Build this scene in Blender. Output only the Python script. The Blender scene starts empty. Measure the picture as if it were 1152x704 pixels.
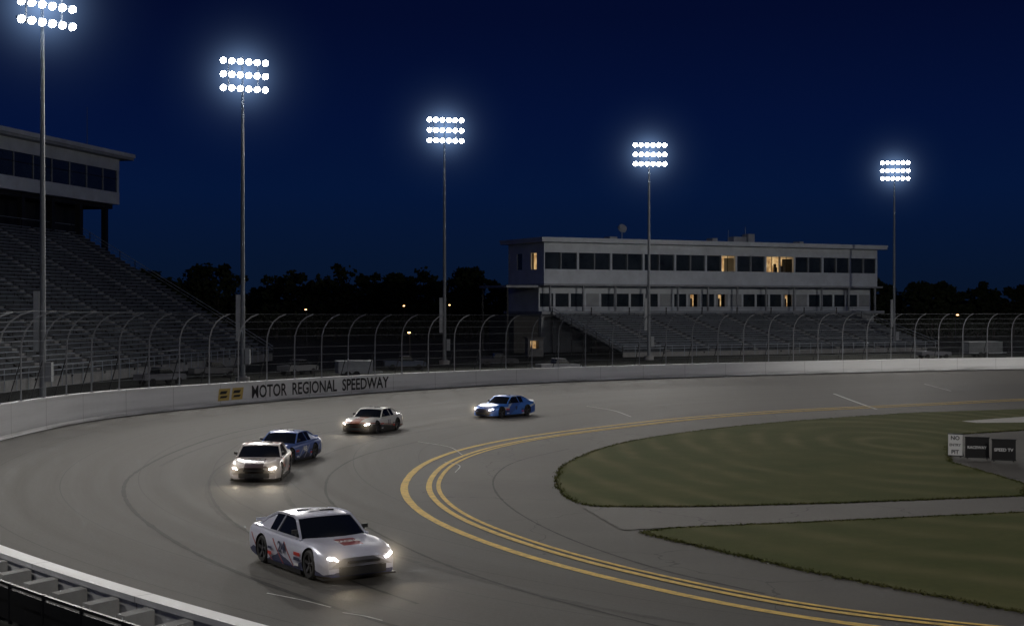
import bpy, math, random
import numpy as np
from mathutils import Vector, Matrix
random.seed(7); np.random.seed(7)
F=1600.0; H=8.2; HY=345.0; CX=576.0
S=0.82
def W(px,py,z=0.0):
    D=F*(H-z)/(py-HY)
    return ((px-CX)*D/F, D)
def XD(px,D): return ((px-CX)*D/F, D)
sc=bpy.context.scene
col=sc.collection
# ------------------------------------------------------------ materials
def nt(m):
    m.use_nodes=True; t=m.node_tree
    return t, t.nodes, t.links
def mat(name,c,rough=0.6,metal=0.0,var=0.0,scale=2.0,bump=0.0,bscale=None,emis=None,es=0,coat=0,spec=0.5):
    m=bpy.data.materials.new(name); t,n,l=nt(m); b=n['Principled BSDF']
    b.inputs['Base Color'].default_value=(*c,1); b.inputs['Roughness'].default_value=rough
    b.inputs['Metallic'].default_value=metal; b.inputs['Coat Weight'].default_value=coat
    b.inputs['Specular IOR Level'].default_value=spec
    if emis: b.inputs['Emission Color'].default_value=(*emis,1); b.inputs['Emission Strength'].default_value=es
    if var>0 or bump>0:
        tc=n.new('ShaderNodeTexCoord')
        no=n.new('ShaderNodeTexNoise'); no.inputs['Scale'].default_value=scale; no.inputs['Detail'].default_value=6; no.inputs['Roughness'].default_value=0.65
        l.new(tc.outputs['Object'],no.inputs['Vector'])
        if var>0:
            r=n.new('ShaderNodeValToRGB'); r.color_ramp.elements[0].position=0.3; r.color_ramp.elements[1].position=0.7
            r.color_ramp.elements[0].color=(*[x*(1-var) for x in c],1); r.color_ramp.elements[1].color=(*[min(1,x*(1+var)) for x in c],1)
            l.new(no.outputs['Fac'],r.inputs['Fac']); l.new(r.outputs['Color'],b.inputs['Base Color'])
        if bump>0:
            n2=n.new('ShaderNodeTexNoise'); n2.inputs['Scale'].default_value=bscale or scale*8; n2.inputs['Detail'].default_value=4
            l.new(tc.outputs['Object'],n2.inputs['Vector'])
            bp=n.new('ShaderNodeBump'); bp.inputs['Strength'].default_value=bump; bp.inputs['Distance'].default_value=0.05
            l.new(n2.outputs['Fac'],bp.inputs['Height']); l.new(bp.outputs['Normal'],b.inputs['Normal'])
    return m
def emat(name,c,s,samp=True):
    m=bpy.data.materials.new(name); t,n,l=nt(m); n.remove(n['Principled BSDF'])
    e=n.new('ShaderNodeEmission'); e.inputs['Color'].default_value=(*c,1); e.inputs['Strength'].default_value=s
    l.new(e.outputs[0],n['Material Output'].inputs['Surface'])
    if not samp: m.cycles.emission_sampling='NONE'
    return m
def math_(n,l,op,a,b=None,c=None):
    q=n.new('ShaderNodeMath'); q.operation=op
    for i,v in enumerate((a,b,c)):
        if v is None: continue
        if isinstance(v,(int,float)): q.inputs[i].default_value=v
        else: l.new(v,q.inputs[i])
    return q.outputs[0]
def mixc(n,l,f,a,b,mode='MIX'):
    q=n.new('ShaderNodeMix'); q.data_type='RGBA'; q.blend_type=mode
    for s,v in ((q.inputs[0],f),(q.inputs[6],a),(q.inputs[7],b)):
        if isinstance(v,(int,float)): s.default_value=v
        elif isinstance(v,tuple): s.default_value=(*v[:3],1)
        else: l.new(v,s)
    return q.outputs[2]
def noise(n,l,vec,scale,detail=5,rough=0.6,lo=None,hi=None):
    q=n.new('ShaderNodeTexNoise'); q.inputs['Scale'].default_value=scale; q.inputs['Detail'].default_value=detail; q.inputs['Roughness'].default_value=rough
    l.new(vec,q.inputs['Vector']); o=q.outputs['Fac']
    if lo is not None:
        mr=n.new('ShaderNodeMapRange'); mr.inputs[1].default_value=lo; mr.inputs[2].default_value=hi; l.new(o,mr.inputs[0]); o=mr.outputs[0]
    return o
def mapping(n,l,vec,scale):
    q=n.new('ShaderNodeMapping'); q.inputs['Scale'].default_value=scale; l.new(vec,q.inputs['Vector']); return q.outputs[0]

def track_mat():
    m=bpy.data.materials.new('track_asphalt'); t,n,l=nt(m); b=n['Principled BSDF']
    uv=n.new('ShaderNodeUVMap').outputs[0]; tc=n.new('ShaderNodeTexCoord').outputs['Object']
    st=noise(n,l,mapping(n,l,uv,(0.012,0.8,1)),1.0,6,0.6,0.3,0.72)
    st2=noise(n,l,mapping(n,l,uv,(0.03,5.0,1)),1.0,4,0.6,0.4,0.75)
    pt=noise(n,l,tc,0.07,5,0.55,0.35,0.65)
    gr=noise(n,l,tc,9.0,3,0.7,0.3,0.7)
    c=mixc(n,l,st,(0.090,0.085,0.077),(0.068,0.065,0.060))
    c=mixc(n,l,math_(n,l,'MULTIPLY',st2,0.30),c,(0.042,0.040,0.037))
    c=mixc(n,l,math_(n,l,'MULTIPLY',pt,0.35),c,(0.094,0.089,0.079))
    c=mixc(n,l,math_(n,l,'MULTIPLY',gr,0.28),c,(0.03,0.03,0.03))
    sx=n.new('ShaderNodeSeparateXYZ'); l.new(uv,sx.inputs[0])
    fr=math_(n,l,'FRACT',math_(n,l,'DIVIDE',sx.outputs[1],4.6))
    j=math_(n,l,'LESS_THAN',fr,0.014)
    c=mixc(n,l,math_(n,l,'MULTIPLY',j,0.6),c,(0.02,0.02,0.02))
    l.new(c,b.inputs['Base Color'])
    ro=n.new('ShaderNodeMapRange'); l.new(st,ro.inputs[0]); ro.inputs[3].default_value=0.80; ro.inputs[4].default_value=0.70
    l.new(ro.outputs[0],b.inputs['Roughness']); b.inputs['Specular IOR Level'].default_value=0.2
    bp=n.new('ShaderNodeBump'); bp.inputs['Strength'].default_value=0.4; bp.inputs['Distance'].default_value=0.02
    l.new(noise(n,l,tc,14,4),bp.inputs['Height']); l.new(bp.outputs[0],b.inputs['Normal'])
    return m
def apron_mat(name,c1,c2):
    m=bpy.data.materials.new(name); t,n,l=nt(m); b=n['Principled BSDF']
    tc=n.new('ShaderNodeTexCoord').outputs['Object']
    a=noise(n,l,tc,0.12,6,0.6,0.35,0.65); g=noise(n,l,tc,7,4,0.7,0.3,0.75)
    c=mixc(n,l,a,c1,c2); c=mixc(n,l,math_(n,l,'MULTIPLY',g,0.25),c,(0.03,0.03,0.03))
    v=n.new('ShaderNodeTexVoronoi'); v.feature='DISTANCE_TO_EDGE'; v.inputs['Scale'].default_value=0.14
    wn=n.new('ShaderNodeTexNoise'); wn.inputs['Scale'].default_value=0.6; l.new(tc,wn.inputs['Vector'])
    mx=n.new('ShaderNodeVectorMath'); mx.operation='ADD'; l.new(tc,mx.inputs[0])
    vm=n.new('ShaderNodeVectorMath'); vm.operation='SCALE'; vm.inputs['Scale'].default_value=2.0; l.new(wn.outputs['Color'],vm.inputs[0]); l.new(vm.outputs[0],mx.inputs[1])
    l.new(mx.outputs[0],v.inputs['Vector'])
    k=math_(n,l,'LESS_THAN',v.outputs['Distance'],0.004)
    c=mixc(n,l,math_(n,l,'MULTIPLY',k,0.6),c,(0.02,0.02,0.02))
    l.new(c,b.inputs['Base Color']); b.inputs['Roughness'].default_value=0.75; b.inputs['Specular IOR Level'].default_value=0.2
    bp=n.new('ShaderNodeBump'); bp.inputs['Strength'].default_value=0.3; bp.inputs['Distance'].default_value=0.02
    l.new(noise(n,l,tc,14,4),bp.inputs['Height']); l.new(bp.outputs[0],b.inputs['Normal'])
    return m
def grass_mat():
    m=bpy.data.materials.new('mown_grass'); t,n,l=nt(m); b=n['Principled BSDF']
    tc=n.new('ShaderNodeTexCoord').outputs['Object']
    mp=n.new('ShaderNodeMapping'); cx,cy=W(1010,500); mp.inputs['Location'].default_value=(-cx,-cy*0.5,0); mp.inputs['Scale'].default_value=(1,0.5,1); l.new(tc,mp.inputs['Vector'])
    ln=n.new('ShaderNodeVectorMath'); ln.operation='LENGTH'; l.new(mp.outputs[0],ln.inputs[0])
    nn=noise(n,l,tc,0.16,4)
    ph=math_(n,l,'ADD',math_(n,l,'MULTIPLY',ln.outputs['Value'],3.0),math_(n,l,'MULTIPLY',nn,4.5))
    w=math_(n,l,'MULTIPLY_ADD',math_(n,l,'SINE',ph),0.5,0.5)
    w=math_(n,l,'MULTIPLY',math_(n,l,'POWER',w,1.8),noise(n,l,tc,0.10,4,0.6,0.38,0.62))
    a=noise(n,l,tc,0.18,6,0.65,0.35,0.68); g=noise(n,l,tc,2.2,6,0.8,0.3,0.7)
    c=mixc(n,l,a,(0.056,0.068,0.016),(0.086,0.088,0.027))
    c=mixc(n,l,math_(n,l,'MULTIPLY',g,0.42),c,(0.036,0.046,0.012))
    c=mixc(n,l,math_(n,l,'MULTIPLY',w,0.55),c,(0.15,0.135,0.065))
    l.new(c,b.inputs['Base Color']); b.inputs['Roughness'].default_value=0.95; b.inputs['Specular IOR Level'].default_value=0.1
    bp=n.new('ShaderNodeBump'); bp.inputs['Strength'].default_value=0.45; bp.inputs['Distance'].default_value=0.04
    l.new(noise(n,l,tc,7,6,0.85),bp.inputs['Height']); l.new(bp.outputs[0],b.inputs['Normal'])
    return m
def line_mat(name,c,wear=0.5):
    m=bpy.data.materials.new(name); t,n,l=nt(m); b=n['Principled BSDF']
    tc=n.new('ShaderNodeTexCoord').outputs['Object']
    a=noise(n,l,tc,2.5,7,0.75,0.42,0.66)
    cc=mixc(n,l,math_(n,l,'MULTIPLY',a,wear),c,(0.075,0.07,0.063)); l.new(cc,b.inputs['Base Color']); b.inputs['Roughness'].default_value=0.75; b.inputs['Specular IOR Level'].default_value=0.2
    return m
def wall_mat():
    m=bpy.data.materials.new('white_barrier_paint'); t,n,l=nt(m); b=n['Principled BSDF']
    uv=n.new('ShaderNodeUVMap').outputs[0]
    sx=n.new('ShaderNodeSeparateXYZ'); l.new(uv,sx.inputs[0])
    a=noise(n,l,mapping(n,l,uv,(0.06,1.2,1)),1.5,6,0.65,0.35,0.7)
    c=mixc(n,l,math_(n,l,'MULTIPLY',a,0.35),(0.78,0.79,0.80),(0.46,0.46,0.45))
    j=math_(n,l,'LESS_THAN',math_(n,l,'FRACT',math_(n,l,'DIVIDE',sx.outputs[0],6.0)),0.008)
    c=mixc(n,l,math_(n,l,'MULTIPLY',j,0.6),c,(0.12,0.12,0.12))
    lo=n.new('ShaderNodeMapRange'); l.new(sx.outputs[1],lo.inputs[0]); lo.inputs[1].default_value=0.55; lo.inputs[2].default_value=0.05
    sc_=noise(n,l,mapping(n,l,uv,(0.1,3,1)),2.0,5,0.6,0.35,0.65)
    c=mixc(n,l,math_(n,l,'MULTIPLY',math_(n,l,'MULTIPLY',lo.outputs[0],sc_),0.8),c,(0.06,0.06,0.06))
    l.new(c,b.inputs['Base Color']); b.inputs['Roughness'].default_value=0.55
    return m
def fence_mat():
    m=bpy.data.materials.new('chain_link'); t,n,l=nt(m); b=n['Principled BSDF']
    b.inputs['Base Color'].default_value=(0.13,0.14,0.15,1); b.inputs['Metallic'].default_value=0.3; b.inputs['Roughness'].default_value=0.6
    uv=n.new('ShaderNodeUVMap').outputs[0]; sx=n.new('ShaderNodeSeparateXYZ'); l.new(uv,sx.inputs[0])
    def line(o1,o2,sgn):
        s_=math_(n,l,'ADD' if sgn>0 else 'SUBTRACT',o1,o2)
        return math_(n,l,'LESS_THAN',math_(n,l,'FRACT',math_(n,l,'MULTIPLY',s_,9.0)),0.05)
    k=math_(n,l,'MAXIMUM',line(sx.outputs[0],sx.outputs[1],1),line(sx.outputs[0],sx.outputs[1],-1))
    tr=n.new('ShaderNodeBsdfTransparent'); ms=n.new('ShaderNodeMixShader')
    l.new(k,ms.inputs[0]); l.new(tr.outputs[0],ms.inputs[1]); l.new(b.outputs[0],ms.inputs[2]); l.new(ms.outputs[0],n['Material Output'].inputs['Surface'])
    return m
M={}
M['track']=track_mat(); M['apron']=apron_mat('apron_asphalt',(0.108,0.102,0.092),(0.080,0.076,0.069))
M['path']=apron_mat('path_concrete',(0.145,0.139,0.127),(0.118,0.113,0.103))
M['pale']=apron_mat('pale_concrete',(0.5,0.49,0.46),(0.4,0.39,0.37))
M['grass']=grass_mat()
M['ground']=mat('dark_ground',(0.022,0.024,0.020),0.95,var=0.5,scale=0.15,bump=0.5,spec=0.1)
M['yellow']=line_mat('yellow_paint',(0.74,0.50,0.12),0.5)
M['whiteline']=line_mat('white_line_paint',(0.6,0.6,0.58),0.6)
M['seam']=line_mat('tar_seam',(0.012,0.012,0.012),0.3)
M['scuff']=line_mat('tyre_rubber_mark',(0.040,0.038,0.036),0.8)
M['wall']=wall_mat()
M['fence']=fence_mat()
M['steel']=mat('galvanised_steel',(0.20,0.215,0.235),0.55,0.2,var=0.15,scale=1.5)
M['postst']=mat('fence_post_steel',(0.28,0.29,0.31),0.5,0.2,var=0.15,scale=1.5)
M['darksteel']=mat('dark_steel',(0.03,0.03,0.032),0.5,0.4,var=0.3,scale=2)
M['blk']=mat('black_trim',(0.012,0.012,0.013),0.45,var=0.2,scale=4)
M['rubber']=mat('tyre_rubber',(0.02,0.02,0.02),0.75,var=0.3,scale=6)
M['rim']=mat('rim_metal',(0.12,0.12,0.13),0.35,0.8,var=0.1)
M['glass']=mat('dark_window_glass',(0.008,0.010,0.013),0.06,0,spec=0.8)
M['bglass']=mat('building_glass',(0.030,0.038,0.044),0.12,0,var=0.5,scale=0.3,spec=0.8)
M['panel']=mat('white_cladding',(0.62,0.66,0.70),0.5,var=0.12,scale=0.5)
M['panel2']=mat('grey_cladding',(0.34,0.36,0.38),0.55,var=0.15,scale=0.5)
M['roof']=mat('roof_membrane',(0.2,0.2,0.21),0.8,var=0.2)
M['concrete']=mat('weathered_concrete',(0.28,0.28,0.275),0.8,var=0.25,scale=0.6,bump=0.2)
M['bench']=mat('aluminium_bench',(0.36,0.41,0.47),0.5,0.2,var=0.25,scale=0.5)
M['tread']=mat('bleacher_tread',(0.08,0.09,0.105),0.7,0.1,var=0.3,scale=0.4)
M['lamp']=emat('floodlight_lens',(0.86,0.93,1.0),60,False)
M['head']=emat('headlight_lens',(1.0,0.94,0.84),30,False)
def warmroom():
    m=bpy.data.materials.new('lit_room_wall'); t,n,l=nt(m); n.remove(n['Principled BSDF'])
    tc=n.new('ShaderNodeTexCoord').outputs['Object']
    a=noise(n,l,tc,0.9,3,0.5,0.3,0.7)
    e=n.new('ShaderNodeEmission'); l.new(mixc(n,l,a,(0.85,0.42,0.14),(1.0,0.72,0.36)),e.inputs['Color'])
    mr=n.new('ShaderNodeMapRange'); l.new(a,mr.inputs[0]); mr.inputs[3].default_value=0.22; mr.inputs[4].default_value=0.8; l.new(mr.outputs[0],e.inputs['Strength'])
    l.new(e.outputs[0],n['Material Output'].inputs['Surface']); return m
M['warm']=warmroom()
M['leaf']=mat('tree_foliage',(0.035,0.045,0.022),0.9,var=0.4,scale=0.3,spec=0.1)
M['bark']=mat('tree_bark',(0.05,0.04,0.03),0.9,var=0.3)
# ------------------------------------------------------------ mesh builder
class MB:
    def __init__(s): s.v=[]; s.f=[]; s.m=[]; s.uv=[]
    def face(s,pts,mi=0,uvs=None):
        i=len(s.v); s.v+= [tuple(p) for p in pts]; s.f.append(tuple(range(i,i+len(pts)))); s.m.append(mi); s.uv.append(uvs or [(0,0)]*len(pts))
    def box(s,a,b,mi=0,T=None):
        x0,y0,z0=a; x1,y1,z1=b
        c=[(x0,y0,z0),(x1,y0,z0),(x1,y1,z0),(x0,y1,z0),(x0,y0,z1),(x1,y0,z1),(x1,y1,z1),(x0,y1,z1)]
        if T: c=[T(*p) for p in c]
        i=len(s.v); s.v+=c
        for q in ((0,3,2,1),(4,5,6,7),(0,1,5,4),(1,2,6,5),(2,3,7,6),(3,0,4,7)):
            s.f.append(tuple(i+k for k in q)); s.m.append(mi); s.uv.append([(0,0)]*4)
    def beam(s,p,q,w,h=None,mi=0,up=(0,0,1)):
        h=h or w; p=Vector(p); q=Vector(q); d=(q-p)
        if d.length<1e-6: return
        d.normalize(); u=Vector(up)
        if abs(d.dot(u))>0.97: u=Vector((1,0,0))
        a=d.cross(u).normalized()*w/2; b=a.cross(d).normalized()*h/2
        c=[p-a-b,p+a-b,p+a+b,p-a+b,q-a-b,q+a-b,q+a+b,q-a+b]
        i=len(s.v); s.v+=[tuple(x) for x in c]
        for k in ((0,3,2,1),(4,5,6,7),(0,1,5,4),(1,2,6,5),(2,3,7,6),(3,0,4,7)):
            s.f.append(tuple(i+j for j in k)); s.m.append(mi); s.uv.append([(0,0)]*4)
    def cyl(s,p,q,r0,r1=None,n=12,mi=0,caps=True):
        r1=r0 if r1 is None else r1; p=Vector(p); q=Vector(q); d=(q-p).normalized()
        u=Vector((0,0,1)) if abs(d.z)<0.95 else Vector((1,0,0))
        a=d.cross(u).normalized(); b=d.cross(a)
        i=len(s.v)
        for k in range(n):
            t=2*math.pi*k/n; s.v.append(tuple(p+(a*math.cos(t)+b*math.sin(t))*r0))
        for k in range(n):
            t=2*math.pi*k/n; s.v.append(tuple(q+(a*math.cos(t)+b*math.sin(t))*r1))
        for k in range(n):
            k2=(k+1)%n; s.f.append((i+k,i+k2,i+n+k2,i+n+k)); s.m.append(mi); s.uv.append([(0,0)]*4)
        if caps:
            s.f.append(tuple(i+k for k in range(n))[::-1]); s.m.append(mi); s.uv.append([(0,0)]*n)
            s.f.append(tuple(i+n+k for k in range(n))); s.m.append(mi); s.uv.append([(0,0)]*n)
    def grid(s,P,mi=0,UV=None):
        R=len(P); C=len(P[0]); i=len(s.v)
        for r in P: s.v+=[tuple(p) for p in r]
        for r in range(R-1):
            for c in range(C-1):
                s.f.append((i+r*C+c,i+r*C+c+1,i+(r+1)*C+c+1,i+(r+1)*C+c)); s.m.append(mi)
                s.uv.append([UV[r][c],UV[r][c+1],UV[r+1][c+1],UV[r+1][c]] if UV else [(0,0)]*4)
    def obj(s,name,mats,parent=None,smooth=False,fix=False,merge=False):
        me=bpy.data.meshes.new(name); me.from_pydata(s.v,[],s.f)
        for m in mats: me.materials.append(m)
        me.polygons.foreach_set('material_index',s.m)
        ul=me.uv_layers.new(name='UVMap'); flat=[]
        for u in s.uv:
            for a in u: flat+= [a[0],a[1]]
        ul.data.foreach_set('uv',flat)
        if fix or merge:
            import bmesh
            bm=bmesh.new(); bm.from_mesh(me)
            if merge: bmesh.ops.remove_doubles(bm,verts=bm.verts,dist=0.0005)
            bmesh.ops.recalc_face_normals(bm,faces=bm.faces); bm.to_mesh(me); bm.free()
        if smooth:
            me.polygons.foreach_set('use_smooth',[True]*len(me.polygons)); me.set_sharp_from_angle(angle=math.radians(38))
        me.update()
        o=bpy.data.objects.new(name,me); col.objects.link(o)
        if parent: o.parent=parent
        return o
def empty(name,loc=(0,0,0),rz=0):
    e=bpy.data.objects.new(name,None); e.location=loc; e.rotation_euler=(0,0,rz); e.empty_display_size=0.5; col.objects.link(e); return e
# ------------------------------------------------------------ curves
def catmull(P,n=24):
    P=[np.array(p,float) for p in P]; P=[2*P[0]-P[1]]+P+[2*P[-1]-P[-2]]; out=[]
    for i in range(1,len(P)-2):
        a,b,c,d=P[i-1:i+3]
        for k in range(n):
            t=k/n; out.append(0.5*((2*b)+(-a+c)*t+(2*a-5*b+4*c-d)*t*t+(-a+3*b-3*c+d)*t**3))
    out.append(P[-2]); return np.array(out)
def arclen(C):
    return np.concatenate([[0],np.cumsum(np.linalg.norm(np.diff(C,axis=0),axis=1))])
def resample(C,N):
    L=arclen(C); s=np.linspace(0,L[-1],N); return np.stack([np.interp(s,L,C[:,i]) for i in range(C.shape[1])],1)
def smooth(C,k=3,it=2):
    C=C.copy()
    for _ in range(it):
        D=C.copy()
        for i in range(k,len(C)-k): D[i]=C[i-k:i+k+1].mean(0)
        C=D
    return C
def normals(C):
    T=np.gradient(C,axis=0); T/=np.linalg.norm(T,axis=1)[:,None]; return np.stack([-T[:,1],T[:,0]],1)
def offset(C,d):
    return C+normals(C)*d
def ribbon(name,C,w,z,m,jit=0.0):
    Nn=normals(C); mb=MB()
    ww=w*(1+jit*np.random.randn(len(C)))/2
    L=arclen(C)
    P=[[(*(C[i]-Nn[i]*ww[i]),z),(*(C[i]+Nn[i]*ww[i]),z)] for i in range(len(C))]
    mb.grid(P,0,[[(L[i],0),(L[i],w)] for i in range(len(C))]); return mb.obj(name,[m])
outer_px=[(1152,415),(1000,418),(900,420.5),(750,425),(600,430.5),(440,440),(350,447),(240,457),(120,470),(60,481),(0,495)]
outer=[(230,236),(150,212)]+[W(*p) for p in outer_px]+[(-31.0,78),(-28.6,66),(-23.6,54),(-15.4,42.6),(-6.7,33),(2,25),(14,17),(30,9),(60,0)]
OUT=smooth(resample(catmull(outer),500),5,2)
yel_px=[(1400,442),(1152,449),(1070,453),(960,458),(870,462.5),(760,471),(680,480),(600,490),(530,503),(480,520),(457,540),(454,556),(475,579),(520,601),(600,629),(700,655),(800,677),(900,697)]
yel=[(180,150)]+[W(*p) for p in yel_px]+[(10.5,35.6),(17,32.6),(28,28),(60,18)]
YEL=smooth(resample(catmull(yel),500),4,2)
mb=MB(); R=3000
mb.face([(-R,-R,0),(R,-R,0),(R,R,0),(-R,R,0)]); mb.obj('ground',[M['ground']])
mb=MB(); NV=12; Lo=arclen(OUT); P=[];UV=[]
for i in range(500):
    a=OUT[i];b=YEL[i]; wd=np.linalg.norm(b-a); P.append([(*(a+(b-a)*k/NV),0.02) for k in range(NV+1)]); UV.append([(Lo[i]*0.8,wd*k/NV) for k in range(NV+1)])
mb.grid(P,0,UV); mb.obj('race_track',[M['track']])
mb=MB(); pts=[(*p,0.012) for p in offset(YEL,-0.6)]+[(400,18,0.012),(400,150,0.012)]
mb.face(pts[::-1]); mb.obj('apron_pavement',[M['apron']])
for d,w in ((0,0.34),(1.12,0.26),(1.55,0.20)):
    ribbon('yellow_boundary_line',offset(YEL,d),w,0.03,M['yellow'],0.03)
def pxcurve(pts,N=120): return resample(catmull([W(*p) for p in pts]),N)
ribbon('tar_seam',pxcurve([(330,474),(262,487),(200,507),(155,530),(139,549),(150,575),(200,612),(280,650),(400,692),(470,712)]),0.17,0.026,M['seam'],0.15)
ribbon('tar_seam',pxcurve([(360,486),(300,503),(250,524),(235,545),(248,575),(300,612),(380,648),(470,680)]),0.12,0.026,M['seam'],0.2)
ribbon('tar_seam',pxcurve([(470,497),(410,512),(376,530),(366,549),(375,568),(410,592),(480,627),(570,660),(680,690),(760,710)]),0.12,0.026,M['seam'],0.2)
ribbon('tar_seam',pxcurve([(640,505),(585,518),(560,532),(556,550),(580,575),(640,606),(740,640),(860,668)]),0.09,0.018,M['seam'],0.2)
for k,v in enumerate((0.18,0.25,0.36,0.42,0.5,0.63,0.78)):
    C=OUT+(YEL-OUT)*v; a=60+k*27; ribbon('tyre_mark',C[a:a+190],0.22,0.0232+0.0002*k,M['scuff'],0.2)
for pts,w in (([(938,443),(962,452),(986,460.5)],0.22),([(1040,432),(1055,436),(1070,440)],0.12),([(660,457),(690,462),(710,469)],0.10)):
    ribbon('white_marking_line',pxcurve(pts,20),w,0.03,M['whiteline'],0.05)
for pts in ([(470,497),(505,503),(520,512)],[(300,668),(340,676),(372,684)],[(385,690),(410,694),(430,699)],[(500,520),(517,524),(512,532)]):
    ribbon('white_marking_line',pxcurve(pts,14),0.06,0.031,M['whiteline'],0.1)
def sheet(name,loop,z,m,h=0.0):
    C=resample(np.vstack([loop,loop[:1]]),420)[:-1]; C=C+np.random.randn(*C.shape)*0.03
    mb=MB(); mb.face([(*p,z) for p in C])
    o=mb.obj(name,[m])
    import bmesh
    bm=bmesh.new(); bm.from_mesh(o.data); bmesh.ops.triangulate(bm,faces=bm.faces); bmesh.ops.recalc_face_normals(bm,faces=bm.faces)
    if bm.faces[0].normal.z<0: bmesh.ops.reverse_faces(bm,faces=bm.faces)
    bm.to_mesh(o.data); bm.free(); return C
g1=catmull([W(*p) for p in [(1420,452),(1280,456),(1152,460.5),(1050,464),(950,470),(850,478),(750,490),(685,503),(642,520),(628,536),(630,550),(645,563),(668,569.5),(720,570.5)]],10)
g1=np.vstack([g1,[W(*p) for p in [(800,570),(950,566),(1152,558),(1152,545),(1110,532),(1068,520)]],[W(1066,505)],[W(*p) for p in [(1075,489),(1152,484),(1420,478)]]])
C1=sheet('infield_grass',g1,0.05,M['grass'])
g2=np.vstack([[W(*p) for p in [(722,599),(760,595),(900,589),(1152,577.5),(1400,566)]],[(60,36),(60,27)],[(28,33.5)],catmull([W(*p) for p in [(1152,690),(1000,661),(900,641),(800,618),(740,604)]],8)])
C2=sheet('infield_grass',g2,0.05,M['grass'])
pth=np.array([W(*p) for p in [(655,571),(720,572),(800,571.5),(950,567.5),(1152,559.5),(1400,550),(1400,565),(1152,576),(900,587.5),(760,593.5),(700,597)]]); sheet('access_path',pth,0.035,M['path'])
pw=np.array([W(*p) for p in [(1082,474.5),(1152,469.5),(1400,463),(1400,468),(1152,476),(1100,476.5)]]); sheet('pit_road_pavement',pw,0.065,M['pale'])
# ragged grass tufts along the edges of the islands
def edge_tufts(name,C,N):
    C=np.vstack([C,C[:1]]); L=arclen(C); s=np.random.rand(N)*L[-1]; P=np.stack([np.interp(s,L,C[:,k]) for k in (0,1)],1)+np.random.randn(N,2)*0.09
    keep=(P[:,0]<45)&(P[:,1]<110); P=P[keep]; n=len(P); a=np.random.rand(n)*6.28; w=0.03+0.03*np.random.rand(n); h=0.03+0.05*np.random.rand(n)
    V=np.zeros((n,3,3)); dx=np.cos(a)*w; dy=np.sin(a)*w
    V[:,0]=np.stack([P[:,0]-dx,P[:,1]-dy,np.full(n,0.02)],1); V[:,1]=np.stack([P[:,0]+dx,P[:,1]+dy,np.full(n,0.02)],1)
    V[:,2]=np.stack([P[:,0]+0.05*np.random.randn(n),P[:,1]+0.05*np.random.randn(n),0.03+h],1)
    me=bpy.data.meshes.new(name); me.from_pydata(V.reshape(-1,3).tolist(),[],np.arange(3*n).reshape(-1,3).tolist()); me.materials.append(M['grass'])
    o=bpy.data.objects.new(name,me); col.objects.link(o)
edge_tufts('grass_edge',C1,9000); edge_tufts('grass_edge',C2,9000)
# ------------------------------------------------------------ barrier wall
NO=normals(OUT)
idx_y=lambda c: int(np.argmin(np.abs(OUT[:,0]-c[0])+np.abs(OUT[:,1]-c[1])))
iA=idx_y(W(600,430.5)); iB=idx_y(W(240,457)); iC=idx_y((-31.5,87.5)); iD=idx_y((-23.6,54)); iE=idx_y((-15.4,42.6))
def hw(i): return float(np.interp(i,[0,iA,iB,iC,iD,iE,499],[1.5,1.55,1.85,2.2,1.6,1.05,1.05]))
mb=MB(); T=0.4
P=[];UV=[]
for i in range(500):
    c=OUT[i]; n=NO[i]; h=hw(i); o=c-n*T
    prof=[(c+n*0.10,0.0),(c+n*0.02,0.25),(c,h-0.16),(c+n*0.05,h-0.15),(c+n*0.05,h),(o-n*0.05,h),(o-n*0.05,h-0.15),(o,h-0.16),(o,0.0)]
    P.append([(*p,z) for p,z in prof]); L=Lo[i]; UV.append([(L,0),(L,0.25),(L,h-.12),(L,h-.1),(L,h),(L,h+0.4),(L,h),(L,h-.1),(L,0.6)])
mb.grid(P,0,UV); mb.obj('barrier_wall',[M['wall']],fix=True)
def text_mesh(txt,size=1.0,bold=0.0):
    cu=bpy.data.curves.new('t','FONT'); cu.body=txt; cu.size=size; cu.offset=bold; cu.resolution_u=3
    ob=bpy.data.objects.new('t',cu); col.objects.link(ob); dg=bpy.context.evaluated_depsgraph_get(); dg.update()
    me=bpy.data.meshes.new_from_object(ob.evaluated_get(dg)); bpy.data.objects.remove(ob)
    V=[tuple(v.co) for v in me.vertices]; Fc=[tuple(p.vertices) for p in me.polygons]; return np.array(V),Fc
sgn=empty('speedway_wall_lettering')
LB=Lo[idx_y(W(438,440.2))]; LA=Lo[idx_y(W(284,453))]
V,Fc=text_mesh('MOTOR  REGIONAL  SPEEDWAY',1.0,0.018)
w=V[:,0].max()-V[:,0].min(); span=LA-LB
def onwall(V,L0,scx,z0,scz,off=0.03):
    out=[]
    for x,y,_ in V:
        L=L0-x*scx; c=[np.interp(L,Lo,OUT[:,k]) for k in (0,1)]; n=[np.interp(L,Lo,NO[:,k]) for k in (0,1)]
        out.append((c[0]+n[0]*off,c[1]+n[1]*off,z0+y*scz))
    return out
V[:,0]-=V[:,0].min()
me=bpy.data.meshes.new('letters'); me.from_pydata(onwall(V,LA,span/w,0.42,1.5,0.045),[],Fc); me.materials.append(M['blk']); o=bpy.data.objects.new('letters',me); col.objects.link(o); o.parent=sgn
M['logo']=mat('logo_yellow',(0.55,0.4,0.12),0.5)
mb=MB()
L1=Lo[idx_y(W(279,453.4))]; L0_=Lo[idx_y(W(244,457))]; sp=L0_-L1
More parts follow.
